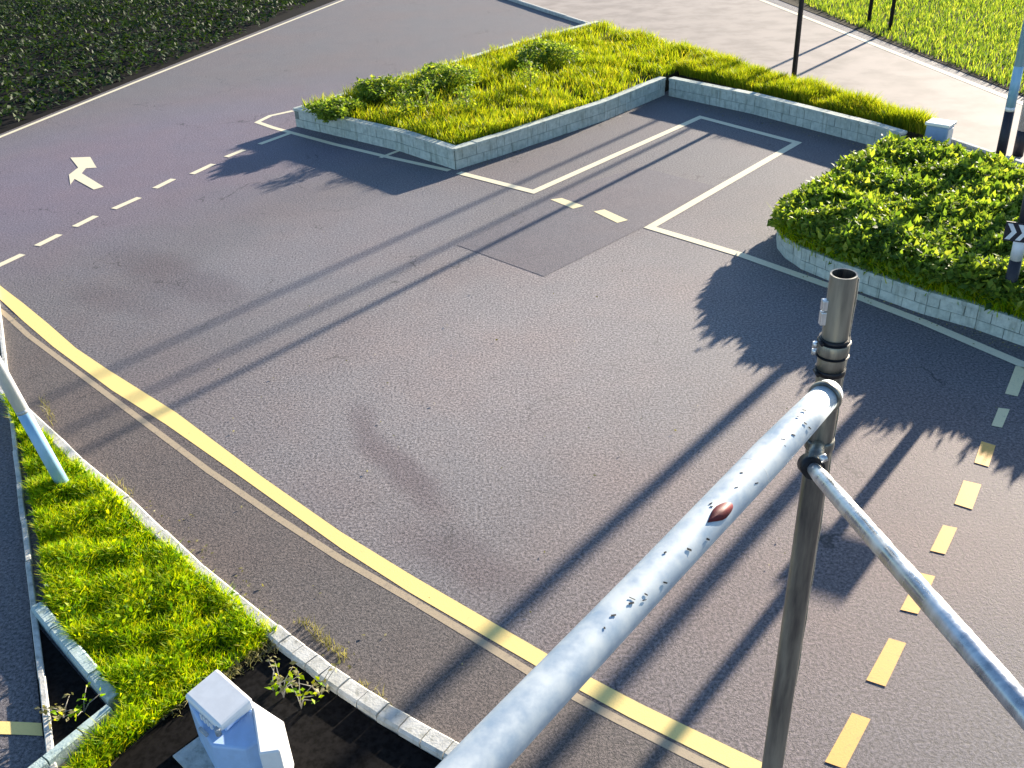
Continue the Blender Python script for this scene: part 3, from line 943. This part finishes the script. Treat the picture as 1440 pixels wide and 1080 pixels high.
# rim ring
rv, rf = [], []
for k in range(seg):
    an = 2 * math.pi * k / seg
    rv += [(top.x + math.cos(an) * rp, top.y + math.sin(an) * rp, top.z), (top.x + math.cos(an) * rp * .86, top.y + math.sin(an) * rp * .86, top.z)]
for k in range(seg):
    k2 = (k + 1) % seg
    rf.append((2 * k, 2 * k2, 2 * k2 + 1, 2 * k + 1))
shaft.add(rv, rf)
shaft.build('shaft', M['galv'], mast)
MB().tube([(top.x, top.y, top.z - .20), (top.x, top.y, top.z - .19)], rp * .85, 24).build('plug', M['black_metal'], mast)
MB().tube([(top.x, top.y, 0), (top.x, top.y, .02)], .14, 24).build('base_plate', M['galv'], mast)


def ring(z, r, hgt, mat, name):
    o = MB().tube([(top.x, top.y, z - hgt / 2), (top.x, top.y, z - hgt / 2 + .006), (top.x, top.y, z + hgt / 2 - .006), (top.x, top.y, z + hgt / 2)], [r - .004, r, r, r - .004], 32).build(name, M[mat], mast)
    return o


ring(4.155, rp + .010, .055, 'galv', 'collar')
ring(4.185, rp + .014, .010, 'black_metal', 'clamp_band')
ring(4.125, rp + .014, .010, 'black_metal', 'clamp_band')
lft = -CR
lft.z = 0
lft.normalize()
# clamp ears and bolts at the left side
for z in (4.14, 4.17):
    c0 = Vector((top.x, top.y, z)) + lft * (rp + .022)
    MB().tube([c0 - Vector((0, 0, .012)), c0 + Vector((0, 0, .012))], .010, 6).build('bolt', M['galv_bright'], mast)
for z, s_ in ((4.34, .022), (4.285, .028)):
    c0 = Vector((top.x, top.y, z)) + lft * (rp + .006)
    MB().box(c0, lft, Vector((0, 1, 0)), Vector((0, 0, 1)), .012, .014, s_).build('cable_lug', M['galv_bright'], mast, .004)
# cable down the right side
cbp = []
for k in range(30):
    z = top.z - .02 - k * .075
    c0 = Vector((top.x, top.y, z)) - lft * (rp + .006 + .002 * math.sin(k * 1.7))
    cbp.append(c0)
MB().tube(cbp, .0035, 6).build('cable', M['twig'], mast)
# arm
a0 = Vector((1.1558, 2.9542, 4.1210))
a1 = Vector((0.1379, 1.7886, 4.0839))
dv = (a1 - a0)
a2 = a0 + dv * 1.95
npt = 14
ap = [a0.lerp(a2, k / (npt - 1)) for k in range(npt)]
MB().tube(ap, [(.050, .057)[k] if k < 2 else .0595 + .0012 * math.sin(k * .9) for k in range(npt)], 40).build('arm', M['arm_white'], mast)
u_ = dv.normalized()
MB().tube([a0 + u_ * .60, a0 + u_ * .602], .0604, 40).build('arm_seam', M['pole_grey'], mast)
MB().tube([a0 + u_ * .030, a0 + u_ * .034, a0 + u_ * .050, a0 + u_ * .054], [.0585, .0615, .0615, .0590], 32).build('end_band', M['galv'], mast)
MB().tube([a0 - u_ * .006, a0 - u_ * .001], .043, 24).build('end_plate', M['galv'], mast)
for q_, w_ in (((.07, .03), .007), ((-.065, .03), .007)):
    cc_ = Vector((top.x, top.y, a0.z + q_[0]))
    MB().tube([cc_ - CR * .062 - Vector((0, 0, 0)), cc_ - CR * .062 + Vector((0, -.05, 0))], w_, 8).build('bolt', M['black_metal'], mast)
    MB().tube([cc_ - Vector((0, 0, .011)), cc_ + Vector((0, 0, .011))], rp + .009, 28).build('clamp_band', M['black_metal'], mast)
# collar socket where the arm meets the mast
sk = Vector((top.x, top.y, a0.z - .01))
MB().tube([sk - Vector((0, 0, .07)), sk + Vector((0, 0, .07))], rp + .004, 32).build('arm_socket', M['galv'], mast)
# red mark lying on the arm
ctr = a0 + dv * .567
vw = (Vector((0, 0, 6)) - ctr)
vw = (vw - u_ * vw.dot(u_)).normalized()
sd_ = u_.cross(vw)
rmv, rmf = [], []
NS = 22
LA = .064
for k in range(NS):
    an = 2 * math.pi * k / NS
    lx = math.cos(an) * LA
    wy = math.sin(an) * .023 * (1 - .8 * max(0, math.cos(an)) ** 1.3)
    ang = (wy - .012 + lx * .12) / .0598
    for rr in (.0598, .0618):
        rmv.append(ctr + u_ * lx + (vw * math.cos(ang) + sd_ * math.sin(ang)) * rr)
rmv.append(ctr + (vw * math.cos(-.2) + sd_ * math.sin(-.2)) * .0619)
for k in range(NS):
    k2 = (k + 1) % NS
    rmf += [(2 * k, 2 * k2, 2 * k2 + 1, 2 * k + 1), (2 * k + 1, 2 * k2 + 1, 2 * NS)]
MB().add(rmv, rmf, True).build('red_mark', M['red'], mast)
# small scuffs on the arm
for k in range(22):
    f = random.uniform(.12, .95)
    c0 = a0 + dv * f
    ang = random.uniform(-.9, .5)
    nr = (vw * math.cos(ang) + sd_ * math.sin(ang))
    tn = u_.cross(nr)
    MB().box(c0 + nr * .0602, (u_ * random.uniform(.3, 1) + tn * random.uniform(.2, 1)).normalized(), nr.cross((u_ + tn).normalized()).normalized(), nr, random.uniform(.002, .009), random.uniform(.0008, .003), .0006).build('paint_chip', M['black_metal'], mast)
# brace with clamp
j0 = Vector((1.1690, 3.0558, 3.7077))
j1 = Vector((1.1826, 1.9912, 3.9745))
ud = (j1 - j0).normalized()
pts = [j0 - ud * .02, j0 + ud * .10, j0 + ud * .35, j0.lerp(j1, .7), j1, j1 + ud * 1.3]
MB().tube(pts, [.024, .031, .033, .033, .034, .034], 24).build('brace', M['galv_bright'], mast)
MB().tube([j0 - ud * .045, j0 + ud * .02], .046, 24).build('brace_clamp', M['black_metal'], mast)
MB().tube([j0 + Vector((.02, -.02, .05)), j0 + Vector((.045, -.02, .062))], .016, 6).build('bolt', M['galv_bright'], mast)
MB().tube([j0 + Vector((0, 0, .02)), Vector((top.x, top.y, j0.z + .01))], .03, 16).build('brace_lug', M['galv'], mast)
ring(j0.z, rp * 1.06 + .006, .05, 'galv', 'brace_band')
